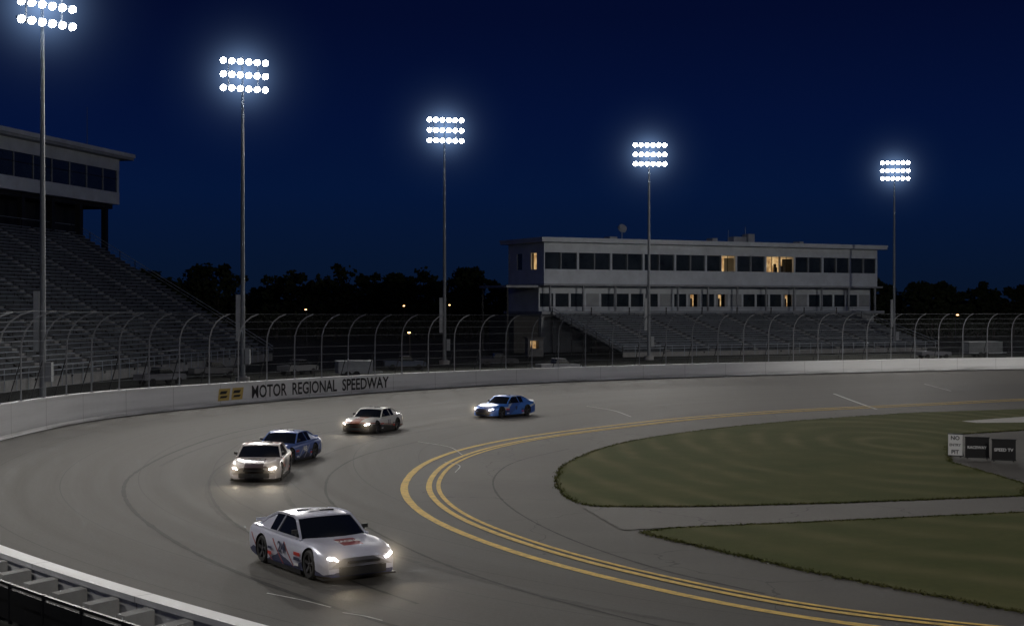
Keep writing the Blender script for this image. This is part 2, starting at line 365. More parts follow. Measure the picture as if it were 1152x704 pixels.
for k,(a,b,mi) in enumerate(((0.02,0.42,0),(0.5,0.90,0))):
    for (z0,z1,m2,o_) in ((0.4,1.4,mi,0.045),(0.62,0.8,1,0.05),(0.95,1.2,1,0.05)):
        aa,bb=(a,b) if m2==0 else (a+0.06,b-0.1)
        q=onwall([(aa*sp,z0,0),(bb*sp,z0,0),(bb*sp+0.2,z1,0),(aa*sp+0.2,z1,0)],L0_,1,0,1,o_); mb.face(q,m2)
mb.obj('sponsor_logo',[M['logo'],M['blk']],sgn)
# ------------------------------------------------------------ catch fence
fe=empty('catch_fence')
def fprof(h):
    return [(-0.2,h),(-0.2,h+1.4),(-0.2,h+2.8),(-0.15,h+3.8),(0.1,h+4.5),(0.55,h+5.1),(1.15,h+5.5),(1.9,h+5.75)]
iF=idx_y((-28.6,66)); LF=Lo[iF]
mp=MB(); mc=MB(); mm=MB()
def at(L):
    return np.array([np.interp(L,Lo,OUT[:,k]) for k in (0,1)]),np.array([np.interp(L,Lo,NO[:,k]) for k in (0,1)]),hw(np.interp(L,Lo,np.arange(500)))
Ls=np.arange(8,LF,3.8)
rows=[];uvs=[]
for L in Ls:
    c,n,h=at(L); pr=fprof(h); pr[0]=(-0.2,h-0.02)
    pts=[(*(c+n*a),z) for a,z in pr]
    for a,b in zip(pts[:-1],pts[1:]): mp.beam(a,b,0.075,0.085,0,up=(n[0],n[1],0.01))
    mp.box((c[0]-n[0]*.2-.12,c[1]-n[1]*.2-.12,h),(c[0]-n[0]*.2+.12,c[1]-n[1]*.2+.12,h+0.05))
    mp.beam((*(c-n*0.2),h+2.6),(*(c-n*1.7),0.0),0.06,0.06,1)
    rows.append([(*(c+n*(a+0.07)),z) for a,z in pr]); acc=[0]
    for a,b in zip(pr[:-1],pr[1:]): acc.append(acc[-1]+math.hypot(b[0]-a[0],b[1]-a[1]))
    uvs.append([(L,q) for q in acc])
mm.grid(rows,0,uvs)
for L1,L2 in zip(Ls[:-1],Ls[1:]):
    c1,n1,h1=at(L1); c2,n2,h2=at(L2)
    p1=fprof(h1); p2=fprof(h2)
    for (a,b),t in (((0,1),.5),((1,2),0),((1,2),.5),((2,3),0),((3,4),0),((4,5),.0),((5,6),0),((6,7),1)):
        q1=[p1[a][k]*(1-t)+p1[b][k]*t for k in (0,1)]; q2=[p2[a][k]*(1-t)+p2[b][k]*t for k in (0,1)]
        mc.beam((*(c1+n1*(q1[0]+.09)),q1[1]),(*(c2+n2*(q2[0]+.09)),q2[1]),0.022,0.022)
mp.obj('posts',[M['postst'],M['darksteel']],fe); mc.obj('cables',[M['steel']],fe); mm.obj('mesh',[M['fence']],fe)
bt=empty('wall_buttresses'); mb=MB()
for L in np.arange(Lo[iD],Lo[-60],1.75):
    c,n,h=at(L); t=np.array([n[1],-n[0]])
    T_=lambda x,y,z,c=c,n=n,t=t:(*(c-n*x+t*y),z)
    v=[T_(0.46,-.2,0),T_(0.46,.2,0),T_(1.5,.2,0),T_(1.5,-.2,0),T_(0.46,-.2,h-.17),T_(0.46,.2,h-.17),T_(1.25,.2,h-.22),T_(1.25,-.2,h-.22)]
    i=len(mb.v); mb.v+=v
    for q in ((0,3,2,1),(4,5,6,7),(0,1,5,4),(1,2,6,5),(2,3,7,6),(3,0,4,7)): mb.f.append(tuple(i+k for k in q)); mb.m.append(0); mb.uv.append([(0,0)]*4)
mb.obj('buttress',[M['concrete']],bt)
mb=MB()
Lr=np.arange(Lo[iD],Lo[-60],2.0)
for a,b in zip(Lr[:-1],Lr[1:]):
    ca,na,_=at(a); cb,nb,_=at(b)
    for z in (0.55,1.0): mb.beam((*(ca-na*2.0),z),(*(cb-nb*2.0),z),0.08,0.08)
    mb.beam((*(ca-na*2.0),0),(*(ca-na*2.0),1.05),0.09,0.09)
    mb.beam((*(ca-na*2.03),0.5),(*(cb-nb*2.03),0.5),0.02,0.8)
mb.obj('guard_rail',[M['blk']])
# ------------------------------------------------------------ light towers
TGT=Vector((0,80,0))
def glow_mat(name,R,k1,p1,k2,p2,c):
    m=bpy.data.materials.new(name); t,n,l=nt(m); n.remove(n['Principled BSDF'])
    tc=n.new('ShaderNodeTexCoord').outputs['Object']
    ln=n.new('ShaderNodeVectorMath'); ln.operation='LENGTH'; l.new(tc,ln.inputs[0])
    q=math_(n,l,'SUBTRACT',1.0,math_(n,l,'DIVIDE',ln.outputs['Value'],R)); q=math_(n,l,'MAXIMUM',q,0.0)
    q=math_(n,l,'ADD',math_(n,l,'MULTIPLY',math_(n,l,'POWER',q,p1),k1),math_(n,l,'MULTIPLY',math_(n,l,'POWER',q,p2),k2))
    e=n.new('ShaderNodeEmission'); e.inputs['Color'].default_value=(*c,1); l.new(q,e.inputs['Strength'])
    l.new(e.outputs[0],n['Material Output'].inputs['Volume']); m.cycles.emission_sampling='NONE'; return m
HZ=glow_mat('lamp_glow',12.0,0.26,9.0,0.0035,2.2,(0.36,0.58,1.0))  # self-emitting volume, a painted halo around each floodlight bank; scatters no light
HZC=glow_mat('headlight_glow',0.8,1.3,6.0,0.08,2.2,(1.0,0.82,0.6))  # same emission-only falloff, painted as a warm halo around each headlight
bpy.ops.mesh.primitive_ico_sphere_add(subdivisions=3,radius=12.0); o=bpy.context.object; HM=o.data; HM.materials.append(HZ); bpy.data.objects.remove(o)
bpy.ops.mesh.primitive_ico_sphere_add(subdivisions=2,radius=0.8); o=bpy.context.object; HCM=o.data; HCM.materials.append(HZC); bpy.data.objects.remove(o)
def tower(x,y,h,energy,tgt=None,glow=True,spot=115,tz=0):
    tgt=tgt or TGT; e=empty('floodlight_tower',(x,y,0))
    mb=MB(); mb.cyl((0,0,0.6),(0,0,h*0.5),0.27,0.21,14); mb.cyl((0,0,h*.5),(0,0,h+2.2),0.21,0.12,14)
    mb.cyl((0,0,0),(0,0,0.6),0.75,0.75,14,1); mb.cyl((0,0,0.6),(0,0,0.72),0.45,0.45,14,0)
    mb.obj('pole',[M['steel'],M['concrete']],e,smooth=True)
    mb=MB(); mb.box((0.3,-0.3,2.0),(0.8,0.3,3.6)); mb.box((-0.7,-0.22,4.5),(-0.26,0.22,9.5))
    mb.obj('switch_cabinet',[M['panel2']],e)
    d=(Vector((tgt.x-x,tgt.y-y,0))).normalized(); r=Vector((-d.y,d.x,0)); tilt=(Vector((tgt.x,tgt.y,0))-Vector((x,y,h))).normalized()
    mf=MB(); ml=MB()
    for k in range(3):
        z=h-1.2+k*1.45; c=Vector((0,0,z))+d*0.35
        mf.beam(c-r*2.5,c+r*2.5,0.14,0.18); mf.beam(c-d*.35,c,0.2,0.2)
        for j in range(6):
            p=c+r*(-2.3+j*0.92)+d*0.15
            mf.cyl(p-tilt*0.05,p+tilt*0.40,0.20,0.36,12,0)
            mf.beam(p-d*.1,p+tilt*.1,0.1,0.1)
            q=p+tilt*0.41
            ml.cyl(q,q+tilt*0.06,0.33,0.24,12)
    for s_ in (-1.6,1.6): mf.beam(Vector((0,0,h-1.6))+d*.3+r*s_,Vector((0,0,h+1.9))+d*.3+r*s_,0.12,0.12)
    mf.obj('crossarms',[M['steel']],e); ml.obj('floodlights',[M['lamp']],e)
    L=bpy.data.lights.new('flood_lamp','SPOT'); L.energy=energy; L.color=(1.0,0.955,0.885); L.spot_size=math.radians(spot); L.spot_blend=0.7; L.shadow_soft_size=1.6
    lo=bpy.data.objects.new('flood_lamp',L); col.objects.link(lo); lo.parent=e; lo.location=Vector((0,0,h-0.5))+d*1.6
    lo.rotation_euler=(Vector((tgt.x-x,tgt.y-y,tz-h))).to_track_quat('-Z','Y').to_euler()
    if glow:
        o=bpy.data.objects.new('lamp_glow',HM); col.objects.link(o); o.parent=e; o.location=(0,0,h+0.2)
    return e
tower(*XD(48,118),33,32000,Vector((-2,84,0)))
tower(*XD(273,154),33,38000,Vector((2,88,0)))
tower(*XD(500,202),33,46000,Vector((10,120,0)))
tower(*XD(730,220),31.5,48000,Vector((30,130,0)))
tower(*XD(1006,262),33,54000,Vector((60,150,0)))
tower(-44,52,33,36000,Vector((2,66,0)),False,100)
tower(26,-14,33,32000,Vector((5,75,0)),False,100)
tower(88,120,33,72000,Vector((48,255,0)),False,80,8)  # unseen tower, added to fill the press box and its bleachers with light
tower(95,60,33,44000,Vector((28,95,0)),False)
# ------------------------------------------------------------ bleachers
def frame(o,u,n):
    def T(s,t,z): return (o[0]+u[0]*s+n[0]*t,o[1]+u[1]*s+n[1]*t,z)
    return T
def bleacher(name,T,s0,s1,t_back,t_front,z_top,z_bot,rows,aisle=12.0):
    e=empty(name); a=MB(); b=MB(); dt=(t_front-t_back)/rows; dz=(z_top-z_bot)/rows
    for r in range(rows):
        t1=t_front-r*dt; t0=t1-dt; z=z_bot+r*dz
        a.box((s0,t0,z-0.10),(s1,t1-0.02,z),0,T); a.box((s0,t0-0.0,z+0.0),(s1,t0+0.04,z+dz-0.1),0,T)
        s=s0+0.8
        while s<s1-1:
            se=min(s+aisle-1.4,s1-0.5); b.box((s,t0+0.12,z+dz*.0+0.40),(se,t0+0.42,z+0.46),0,T)
            q=s+0.5
            while q<se: b.box((q,t0+0.24,z),(q+0.06,t0+0.30,z+0.40),1,T); q+=3.3
            if se+1.4<s1: a.box((se+0.2,t0+0.04,z+0.003),(se+1.2,t0+dt*.5,z+dz*.5),1,T)
            s+=aisle
    for z in (z_bot+0.5,z_bot+1.0): b.beam(T(s0,t_front,z),T(s1,t_front,z),0.06,0.06,0)
    s=s0
    while s<=s1: b.beam(T(s,t_front,0),T(s,t_front,z_bot+1.05),0.07,0.07,0); s+=2.4
    for ss in (s0,s1):
        b.beam(T(ss,t_front,z_bot+1.0),T(ss,t_back,z_top+1.0),0.07,0.07); b.beam(T(ss,t_front,z_bot+.5),T(ss,t_back,z_top+.5),0.05,0.05)
        for r in range(0,rows+1,3):
            t=t_front-r*dt; b.beam(T(ss,t,0),T(ss,t,z_bot+r*dz+1.0),0.12,0.12,1)
    b.beam(T(s0,t_back,z_top+1.1),T(s1,t_back,z_top+1.1),0.06,0.06)
    a.box((s0,t_front-0.2,0),(s1,t_front-0.1,z_bot-0.1),1,T)
    s=s0
    while s<=s1:
        b.beam(T(s,t_back,0),T(s,t_back,z_top+1.1),0.2,0.2,1); b.beam(T(s,t_back,z_top-.5),T(s,t_front,z_bot-.3),0.2,0.25,1); s+=8
    a.obj('treads',[M['tread'],M['concrete']],e); b.obj('benches',[M['bench'],M['darksteel']],e); return e
d=(0.15,0.989); n=(0.989,-0.15)
TL=frame((-82*S,270*S),d,n)
bleacher('grandstand',TL,-115,0,0,38*S,19.7,1.2,38,11.0)
su=empty('suite_tower'); d2=np.array((.22,.975)); d2/=np.linalg.norm(d2); n2=(d2[1],-d2[0])
TS=frame((-63.2,229),d2,n2); a=MB()
a.box((-75,-11,24.6),(0,0,26.5),0,TS)
a.box((-75,-11,30.0),(0,0.0,31.8),0,TS); a.box((-76,-12.5,31.8),(1.8,1.6,32.2),2,TS); a.box((-76.2,-12.7,32.2),(2.0,1.8,32.8),0,TS)
a.box((-74.8,-10.8,26.5),(-0.2,-0.2,30.0),1,TS)
for k in range(16):
    s=-75+k*5; a.box((s-0.06,-0.2,26.5),(s+0.06,-0.08,30.0),2,TS)
a.box((-75,-0.2,28.6),(0,-0.12,28.7),3,TS); a.box((-0.5,-10.9,26.5),(-0.05,-0.02,30.0),0,TS)
for k in range(10):
    s=-2-k*8
    for t in (-9.5,-1.5): a.box((s-0.4,t-0.4,0),(s+0.4,t+0.4,24.6),3,TS)
a.box((-75,-9.8,23.9),(0,-1.2,24.6),3,TS)
a.box((-40,-8,19.0),(-2.5,-5,24.0),3,TS)
a.obj('structure',[M['panel'],M['bglass'],M['panel2'],M['darksteel']],su)
a=MB(); a.cyl(TS(-3,-4,33),TS(-3,-4,40),0.06,0.03,6); a.cyl(TS(-12,-6,33),TS(-12,-6,36),0.05,0.03,6); a.obj('antenna',[M['steel']],su)
# ------------------------------------------------------------ press box building
pb=empty('press_box_building'); u=np.array((.89,.455)); u/=np.linalg.norm(u); nb=np.array((u[1],-u[0]))
TB=frame((5.7,252.6),u,nb); LB_=76.5; a=MB(); g=MB(); wr=MB()
a.box((0,-14,12.3),(LB_,0,14.9),0,TB)
a.box((0,-14,17.9),(LB_,0,19.7),0,TB)
a.box((-1.2,-15,19.7),(LB_+1.2,1.6,20.15),0,TB)
a.box((-1.3,-15.1,20.15),(LB_+1.3,1.7,20.5),0,TB)
a.box((-0.6,-14,11.95),(LB_+.6,1.0,12.3),1,TB)
nwin=22; pw_=LB_/nwin
lit={11,14,15}
for k in range(nwin+1):
    s=k*pw_; big=(k%2==0); wd=0.20 if big else 0.07
    s0=max(0,s-wd); s1=min(LB_,s+wd); a.box((s0,-0.55,14.9),(s1,-0.03,17.9),0 if big else 1,TB)
for k in range(nwin):
    s0=k*pw_+0.08; s1=(k+1)*pw_-0.08
    if k in lit:
        wr.box((s0,-4,14.92),(s1,-3.9,17.88),0,TB); wr.box((s0,-4,17.6),(s1,-0.6,17.7),0,TB)
        for q in range(3):
            x=s0+random.random()*(s1-s0-0.8); hh=0.9+random.random()*0.9; a.box((x,-2.5,14.9),(x+0.35+random.random()*.5,-2.2,14.9+hh),2,TB)
        a.box(((s0+s1)/2-0.05,-0.5,14.9),((s0+s1)/2+0.05,-0.4,17.9),2,TB)
    else: g.box((s0,-0.5,14.92),(s1,-0.4,17.88),0,TB)
a.box((0.0,-13.4,14.9),(0.25,-10.5,17.9),0,TB); a.box((0,-8.4,14.9),(0.25,-5.0,17.9),0,TB); a.box((0,-2.8,14.9),(0.25,-0.56,17.9),0,TB)
g.box((0.12,-10.5,14.9),(0.18,-8.4,17.9),0,TB); wr.box((0.6,-5.0,14.95),(0.7,-2.8,17.85),0,TB)
a.box((LB_-0.25,-13.7,14.9),(LB_,-0.56,17.9),0,TB); a.box((0,-14,14.9),(LB_,-13.8,17.9),0,TB)
zl0,zl1=7.4,11.95
a.box((0,-14,zl0),(0.3,-2.4,zl1),0,TB); a.box((0,-2.3,10.6),(LB_,-2,zl1),0,TB); a.box((0,-2.3,zl0),(LB_,-2,8.2),0,TB)
litl={10,12,17}
nl=24; pl=LB_/nl
for k in range(nl+1):
    s=k*pl; a.box((max(0,s-.22),-2.3,8.2),(min(LB_,s+.22),-2.03,10.6),0,TB)
for k in range(nl):
    s0=k*pl+.22; s1=(k+1)*pl-.22
    if k in litl:
        wr.box((s0+.3,-4,8.25),(s1-.3,-3.9,10.5),0,TB); a.box((s0,-2.28,8.2),(s0+.5,-2.1,10.6),1,TB); a.box((s1-.6,-2.28,8.2),(s1,-2.1,10.6),1,TB)
        a.box((s0+1,-3,8.2),(s0+1.4,-2.8,9.8),2,TB)
    elif k%5==3: a.box((s0,-2.25,8.2),(s1,-2.1,10.6),1,TB)
    else: g.box((s0,-2.25,8.2),(s1,-2.15,10.6),0,TB)
for k in range(12):
    s=1+k*(LB_-2)/11; a.box((s-.15,0.3,7.4),(s+.15,0.6,11.95),1,TB)
a.box((-1,-14,6.9),(LB_+1,1.0,7.4),1,TB)
a.box((0,-14,0),(LB_,-1,6.9),1,TB)
for z in (7.9,8.4): a.beam(TB(0,0.95,z),TB(LB_,0.95,z),0.05,0.05,2)
for s,w,h_ in ((44,3,1.3),(47.5,1.5,1.9),(39,1.2,0.9),(60,1,0.7),(16,1.6,0.7)):
    a.box((s,-6,20.5),(s+w,-4,20.5+h_),1,TB)
a.cyl(TB(18,-3,20.5),TB(18,-3,23),0.08,0.08,8,1); a.cyl(TB(18,-3.0,22.6),TB(18,-2.6,22.9),0.9,0.75,14,1)
a.cyl(TB(46,-3,20.5),TB(46,-3,23.8),0.06,0.04,8,1); a.cyl(TB(42,-3,20.5),TB(42,-3,23),0.06,0.04,8,1)
a.box((-7,-12,11.6),(-0.62,-1,12.0),1,TB); a.beam(TB(-6.5,-1.5,0),TB(-6.5,-1.5,11.6),0.3,0.3,2); a.beam(TB(-6.5,-11.5,0),TB(-6.5,-11.5,11.6),0.3,0.3,2)
a.box((-5,-12,0),(-0.02,-2,6.5),2,TB)
a.obj('structure',[M['panel'],M['panel2'],M['darksteel'],M['roof']],pb); g.obj('windows',[M['bglass']],pb); wr.obj('lit_rooms',[M['warm']],pb)
bleacher('grandstand',TB,1,69,1.2,25,7.0,0.9,17,9.0)
# ------------------------------------------------------------ tree line
def treeline():
    V=[];Fq=[]; tb=MB()
    def tree(x,y,h):
        tb.cyl((x,y,0),(x+random.uniform(-.4,.4),y,h*0.55),0.35,0.18,6)
        for _ in range(4):
            a=random.random()*6.28; z=h*random.uniform(.25,.5); tb.cyl((x,y,z),(x+math.cos(a)*h*.2,y+math.sin(a)*h*.2,z+h*.2),0.14,0.05,4,caps=False)
        nl=random.randint(13,18)
        for k in range(nl):
            a=random.random()*6.28; fr=random.random(); zz=h*(0.18+0.72*fr); rr=h*0.26*(1-0.8*abs(fr-0.4))*random.random()**.5
            c=np.array([x+math.cos(a)*rr*1.25,y+math.sin(a)*rr,zz]); rad=h*random.uniform(0.10,0.17)*(1.15-0.5*fr)
            P=np.random.randn(60,3); P/=np.linalg.norm(P,axis=1)[:,None]; P=c+P*rad*np.random.rand(60,1)**0.4*np.array([1.15,1.1,0.85])
            for p in P:
                A=np.random.randn(3); A/=np.linalg.norm(A); B=np.cross(A,np.random.randn(3)); B/=np.linalg.norm(B); s_=random.uniform(.35,.8)
                i=len(V); V.extend([tuple(p+A*s_),tuple(p+B*s_*.7),tuple(p-A*s_),tuple(p-B*s_*.7)]); Fq.append((i,i+1,i+2,i+3))
    x=-135
    while x<-2: tree(x,370+random.uniform(-22,22),random.uniform(14.5,20.5) if x>-100 else random.uniform(13,18)); x+=random.uniform(1.3,3.4)
    while x<75: tree(x,372+random.uniform(-20,22),random.uniform(11.5,16)); x+=random.uniform(3,6)
    while x<190:
        tree(x,372+random.uniform(-20,22),random.uniform(12.5,17)); x+=random.uniform(1.5,3.6)
    me=bpy.data.meshes.new('tree_line'); me.from_pydata(V,[],Fq); me.materials.append(M['leaf']); e=empty('tree_line')
    o=bpy.data.objects.new('foliage',me); col.objects.link(o); o.parent=e; tb.obj('trunks',[M['bark']],e)
treeline()
mb=MB(); P=[]
for i in range(201):
    x=-400+i*4; hh=9+2.0*math.sin(i*.85)*math.sin(i*.23)+random.random()*1.8; P.append([(x,398,0),(x,400,hh*.7),(x,405,hh),(x,430,0)])
mb.grid(P); mb.obj('hedgerow',[M['leaf']],fix=True)
# ------------------------------------------------------------ stock cars
def paint(name,base,second,third,mode):
    m=bpy.data.materials.new(name); t,n,l=nt(m); b=n['Principled BSDF']
    tc=n.new('ShaderNodeTexCoord').outputs['Object']; sx=n.new('ShaderNodeSeparateXYZ'); l.new(tc,sx.inputs[0]); X,Y,Z=sx.outputs
    AY=math_(n,l,'ABSOLUTE',Y)
    nz=noise(n,l,tc,1.3,3)
    if mode==0:
        v=math_(n,l,'ADD',Z,math_(n,l,'MULTIPLY',math_(n,l,'PINGPONG',math_(n,l,'ADD',X,0.3),0.8),0.30))
        f1=math_(n,l,'LESS_THAN',v,math_(n,l,'ADD',0.30,math_(n,l,'MULTIPLY',nz,0.22)))
        dg=math_(n,l,'FRACT',math_(n,l,'MULTIPLY',math_(n,l,'ADD',X,math_(n,l,'MULTIPLY',Z,1.1)),1.5))
        reg=math_(n,l,'MULTIPLY',math_(n,l,'LESS_THAN',X,0.5),math_(n,l,'GREATER_THAN',X,-2.2)); reg=math_(n,l,'MULTIPLY',reg,math_(n,l,'LESS_THAN',Z,0.70)); reg=math_(n,l,'MULTIPLY',reg,math_(n,l,'GREATER_THAN',AY,0.8))
        f2=math_(n,l,'MULTIPLY',math_(n,l,'LESS_THAN',dg,0.12),reg)
        f3=math_(n,l,'MULTIPLY',math_(n,l,'LESS_THAN',AY,0.26),math_(n,l,'MULTIPLY',math_(n,l,'GREATER_THAN',X,1.25),math_(n,l,'LESS_THAN',X,1.85)))
    elif mode==1:
        v=math_(n,l,'ADD',math_(n,l,'MULTIPLY',X,0.9),math_(n,l,'MULTIPLY',Z,1.6)); f1=math_(n,l,'GREATER_THAN',math_(n,l,'FRACT',math_(n,l,'MULTIPLY',math_(n,l,'ADD',v,nz),0.42)),0.55)
        f2=math_(n,l,'GREATER_THAN',math_(n,l,'FRACT',math_(n,l,'MULTIPLY',math_(n,l,'ADD',v,nz),0.42)),0.90)
        f3=math_(n,l,'MULTIPLY',math_(n,l,'LESS_THAN',AY,0.36),math_(n,l,'GREATER_THAN',X,1.2))
    else:
        f1=math_(n,l,'LESS_THAN',math_(n,l,'SUBTRACT',Z,math_(n,l,'MULTIPLY',X,0.08)),0.40)
        f2=math_(n,l,'LESS_THAN',math_(n,l,'ABSOLUTE',math_(n,l,'SUBTRACT',math_(n,l,'SUBTRACT',Z,math_(n,l,'MULTIPLY',X,0.08)),0.45)),0.03)
        f3=math_(n,l,'MULTIPLY',math_(n,l,'LESS_THAN',AY,0.3),math_(n,l,'GREATER_THAN',X,1.0))
    c=mixc(n,l,f1,base,second); c=mixc(n,l,f3,c,third if mode!=1 else second); c=mixc(n,l,f2,c,third)
    l.new(c,b.inputs['Base Color']); b.inputs['Roughness'].default_value=0.30; b.inputs['Metallic'].default_value=0.2; b.inputs['Coat Weight'].default_value=0.6; b.inputs['Coat Roughness'].default_value=0.08
    return m
def interp(x,xs,ys): return float(np.interp(x,xs,ys))
def sm(x,xs,ys):
    return sum(interp(x+d_,xs,ys) for d_ in (-.12,-.06,0,.06,.12))/5
def stock_car(px,py,heading,cols,num,mode,scl=(1,1,1),light=2500):
    x,y=W(px,py); e=empty('stock_car',(x,y,0.022),heading); e.scale=scl
    pm=paint('car_paint_'+num,*cols,mode)
    xs=[-2.45,-2.4,-2.2,-1.4,-0.6,0.4,1.4,1.9,2.2,2.38,2.45]
    ws=[.90,.94,.98,1.0,.97,.97,1.0,.99,.96,.90,.84]
    tx=[-2.45,-2.38,-1.9,-1.2,0.3,0.9,1.4,1.95,2.25,2.38,2.45]; tz=[.86,.95,.95,.93,.90,.88,.84,.775,.71,.65,.56]
    bx=[-2.45,-2.2,-1.8,1.9,2.45]; bz=[.30,.20,.13,.13,.14]
    P=[]; st=sorted(set(list(np.linspace(-2.45,2.45,53))+[-2.42,2.42]))
    for X in st:
        w=interp(X,xs,ws); t=sm(X,tx,tz); b=interp(X,bx,bz)
        fb=0.035*math.exp(-((X-1.45)/0.42)**2)+0.02*math.exp(-((X+1.4)/0.5)**2)
        half=[(0,t),(.25*w,t-.002),(.45*w,t-.008),(.62*w,t-.018+fb*.3),(.76*w,t-.03+fb),(.87*w,t-.055+fb),(.94*w,t-.10+fb*.5),(.98*w,t-.18),(w,min(t-.28,.58)),(w*.995,.42),(w*.985,.27),(w*.97,b+.02),(w*.9,b)]
        full=[(-a,z) for a,z in half[::-1]]+half[1:]
        k=0.36*max(0,(X-1.6)/0.85)**1.3; kr=0.12*max(0,(-X-2.0)/0.45)
        P.append([(X-k*abs(a)**2.8+kr*abs(a)**3,a,z) for a,z in full])
    mb=MB(); mb.grid(P,0)
    mb.face(P[0][::-1]); mb.face(P[-1])
    for r in range(len(P)-1): mb.face([P[r][-1],P[r][0],P[r+1][0],P[r+1][-1]],1)
    body=mb.obj('body',[pm,M['blk']],None,fix=True,merge=True)
    cut=MB()
    for cx in (1.42,-1.40):
        for sg in (1,-1): cut.cyl((cx,sg*0.66,0.36),(cx,sg*1.2,0.36),0.385,0.385,32)
    co=cut.obj('cut',[M['blk']],None,fix=True,merge=True)
    md=body.modifiers.new('b','BOOLEAN'); md.object=co; md.operation='DIFFERENCE'; md.solver='EXACT'; md.material_mode='TRANSFER'
    dg=bpy.context.evaluated_depsgraph_get(); dg.update(); nm=bpy.data.meshes.new_from_object(body.evaluated_get(dg)); body.modifiers.clear(); body.data=nm; bpy.data.objects.remove(co)
    nm.polygons.foreach_set('use_smooth',[True]*len(nm.polygons)); nm.set_sharp_from_angle(angle=math.radians(34)); body.parent=e
    N=11; g=MB(); yy=np.linspace(-1,1,N)
    def row(xc,bow,w,zc,crown): return [(xc-bow*abs(q)**2.2,w*q,zc-crown*abs(q)**2.5) for q in yy]
    R=[row(1.02,.32,.85,.865,.02),row(.64,.22,.78,1.11,.03),row(.28,.12,.71,1.31,.045),row(.05,.06,.70,1.352,.05),row(-.45,.0,.695,1.365,.05),row(-1.0,-.03,.69,1.34,.05),row(-1.50,-.06,.72,1.17,.03),row(-2.02,-.10,.76,.935,.01)]
    g.grid(R[0:3],0); g.grid(R[2:6],1); g.grid(R[5:8],0)
    belt=[(.70,.895),(.45,.90),(.20,.905),(.02,.91),(-.45,.915),(-1.0,.915),(-1.45,.91),(-1.90,.89)]
    for sg,q in ((1,-1),(-1,0)):
        p=[r[q] for r in R]; B=[(bx_,sg*by_,.86+(.03 if i_>4 else 0)) for i_,(bx_,by_) in enumerate(belt)]
        for i_ in range(7):
            qd=[B[i_],B[i_+1],p[i_+1],p[i_]]; g.face(qd if sg<0 else qd[::-1],0 if i_<5 else 1)
    g.obj('greenhouse',[M['glass'],pm],e,smooth=True)
    k=MB()
    for q in (0,-1):
        p=[Vector(r[q]) for r in R]; sg=-1 if q==0 else 1
        for i_ in range(7): k.beam(p[i_],p[i_+1],0.06 if i_<5 else .09,0.045)
        k.beam(p[4]-Vector((.0,0,0)),(p[4][0]-.12,sg*.915,.89),0.05,0.03)
        k.beam((.78,sg*.885,.855),(-1.95,sg*.90,.885),0.05,0.05)
    k.beam(R[2][0],R[2][-1],0.04,0.02)
    k.obj('pillars',[pm],e)
    k=MB()
    k.grid([[(a[0]*.84+b[0]*.16,a[1]*.84+b[1]*.16,a[2]*.84+b[2]*.16+.012) for a,b in zip(R[2],R[1])],[(a[0]*.99+b[0]*.01,a[1]*.99+b[1]*.01,a[2]+.010) for a,b in zip(R[2],R[1])]],1)
    k.box((-2.40,-.72,.93),(-2.385,.72,.99),1,lambda a,b,c:(a-(c-.93)*.8+.10*abs(b)**3,b,c))
    xf=lambda yy_:2.455-.36*abs(yy_)**2.8
    k.box((1.75,-.93,.075),(2.52,.93,.115),0,lambda a,b,c:(a-.40*abs(b)**2.8 if a>2 else a,b,c))
    k.box((-1.0,-.985,.07),(1.0,-.965,.16)); k.box((-1.0,.965,.07),(1.0,.985,.16))
    k.box((-2.42,-.80,.18),(-2.2,.80,.32))
    for (ya,yb,z0,z1,nn_) in ((-.58,.58,.19,.37,9),(-.40,.40,.45,.50,5)):
        for i_ in range(nn_):
            y0=ya+(yb-ya)*i_/nn_; y1=ya+(yb-ya)*(i_+1)/nn_
            c=[(xf(y0)-.1,y0,z0),(xf(y0)+.006,y0,z0),(xf(y1)+.006,y1,z0),(xf(y1)-.1,y1,z0)]; i0=len(k.v); k.v+=c+[(a,b,z1) for a,b,_ in c]
            for q in ((0,3,2,1),(4,5,6,7),(0,1,5,4),(1,2,6,5),(2,3,7,6),(3,0,4,7)): k.f.append(tuple(i0+j for j in q)); k.m.append(0); k.uv.append([(0,0)]*4)
    k.box((-1.25,-.02,1.12),(-1.0,.02,1.31))
    k.box((-.5,-.42,1.32),(-.47,-.05,1.385)); k.box((-.2,.05,1.32),(-.17,.42,1.385))
    for sg in (-1,1): k.box((.50,sg*.93-.07,.96),(.57,sg*.93+.07,1.05)); k.beam((.53,sg*.88,.90),(.53,sg*.93,.98),.03)
    k.obj('aero_trim',[M['blk'],pm],e)
    for nme,cx,sg in (('wheel_front_left',1.42,1),('wheel_front_right',1.42,-1),('wheel_rear_left',-1.40,1),('wheel_rear_right',-1.40,-1)):
        wm=MB(); prof=[(.20,.70),(.30,.70),(.335,.72),(.345,.76),(.345,.92),(.335,.96),(.30,.985),(.235,.98),(.23,.96)]; n_=32; PP=[]
        for a in range(n_+1):
            th=a/n_*6.2832; PP.append([(cx+r*math.cos(th),sg*yv,.345+r*math.sin(th)) for r,yv in prof])
        wm.grid(PP,0)
        rp=[(.235,.975),(.225,.955),(.20,.90),(.0,.90)]; PP=[]
        for a in range(n_+1):
            th=a/n_*6.2832; PP.append([(cx+r*math.cos(th),sg*yv,.345+r*math.sin(th)) for r,yv in rp])
        wm.grid(PP,2)
        for s5 in range(5):
            th=s5*1.2566+.3; wm.beam((cx,sg*.92,.345),(cx+.225*math.cos(th),sg*.955,.345+.225*math.sin(th)),.075,.03,1,up=(0,1,0))
        wm.cyl((cx,sg*.90,.345),(cx,sg*.965,.345),.055,.045,12,1)
        wm.obj(nme,[M['rubber'],M['rim'],M['blk']],e,smooth=True)
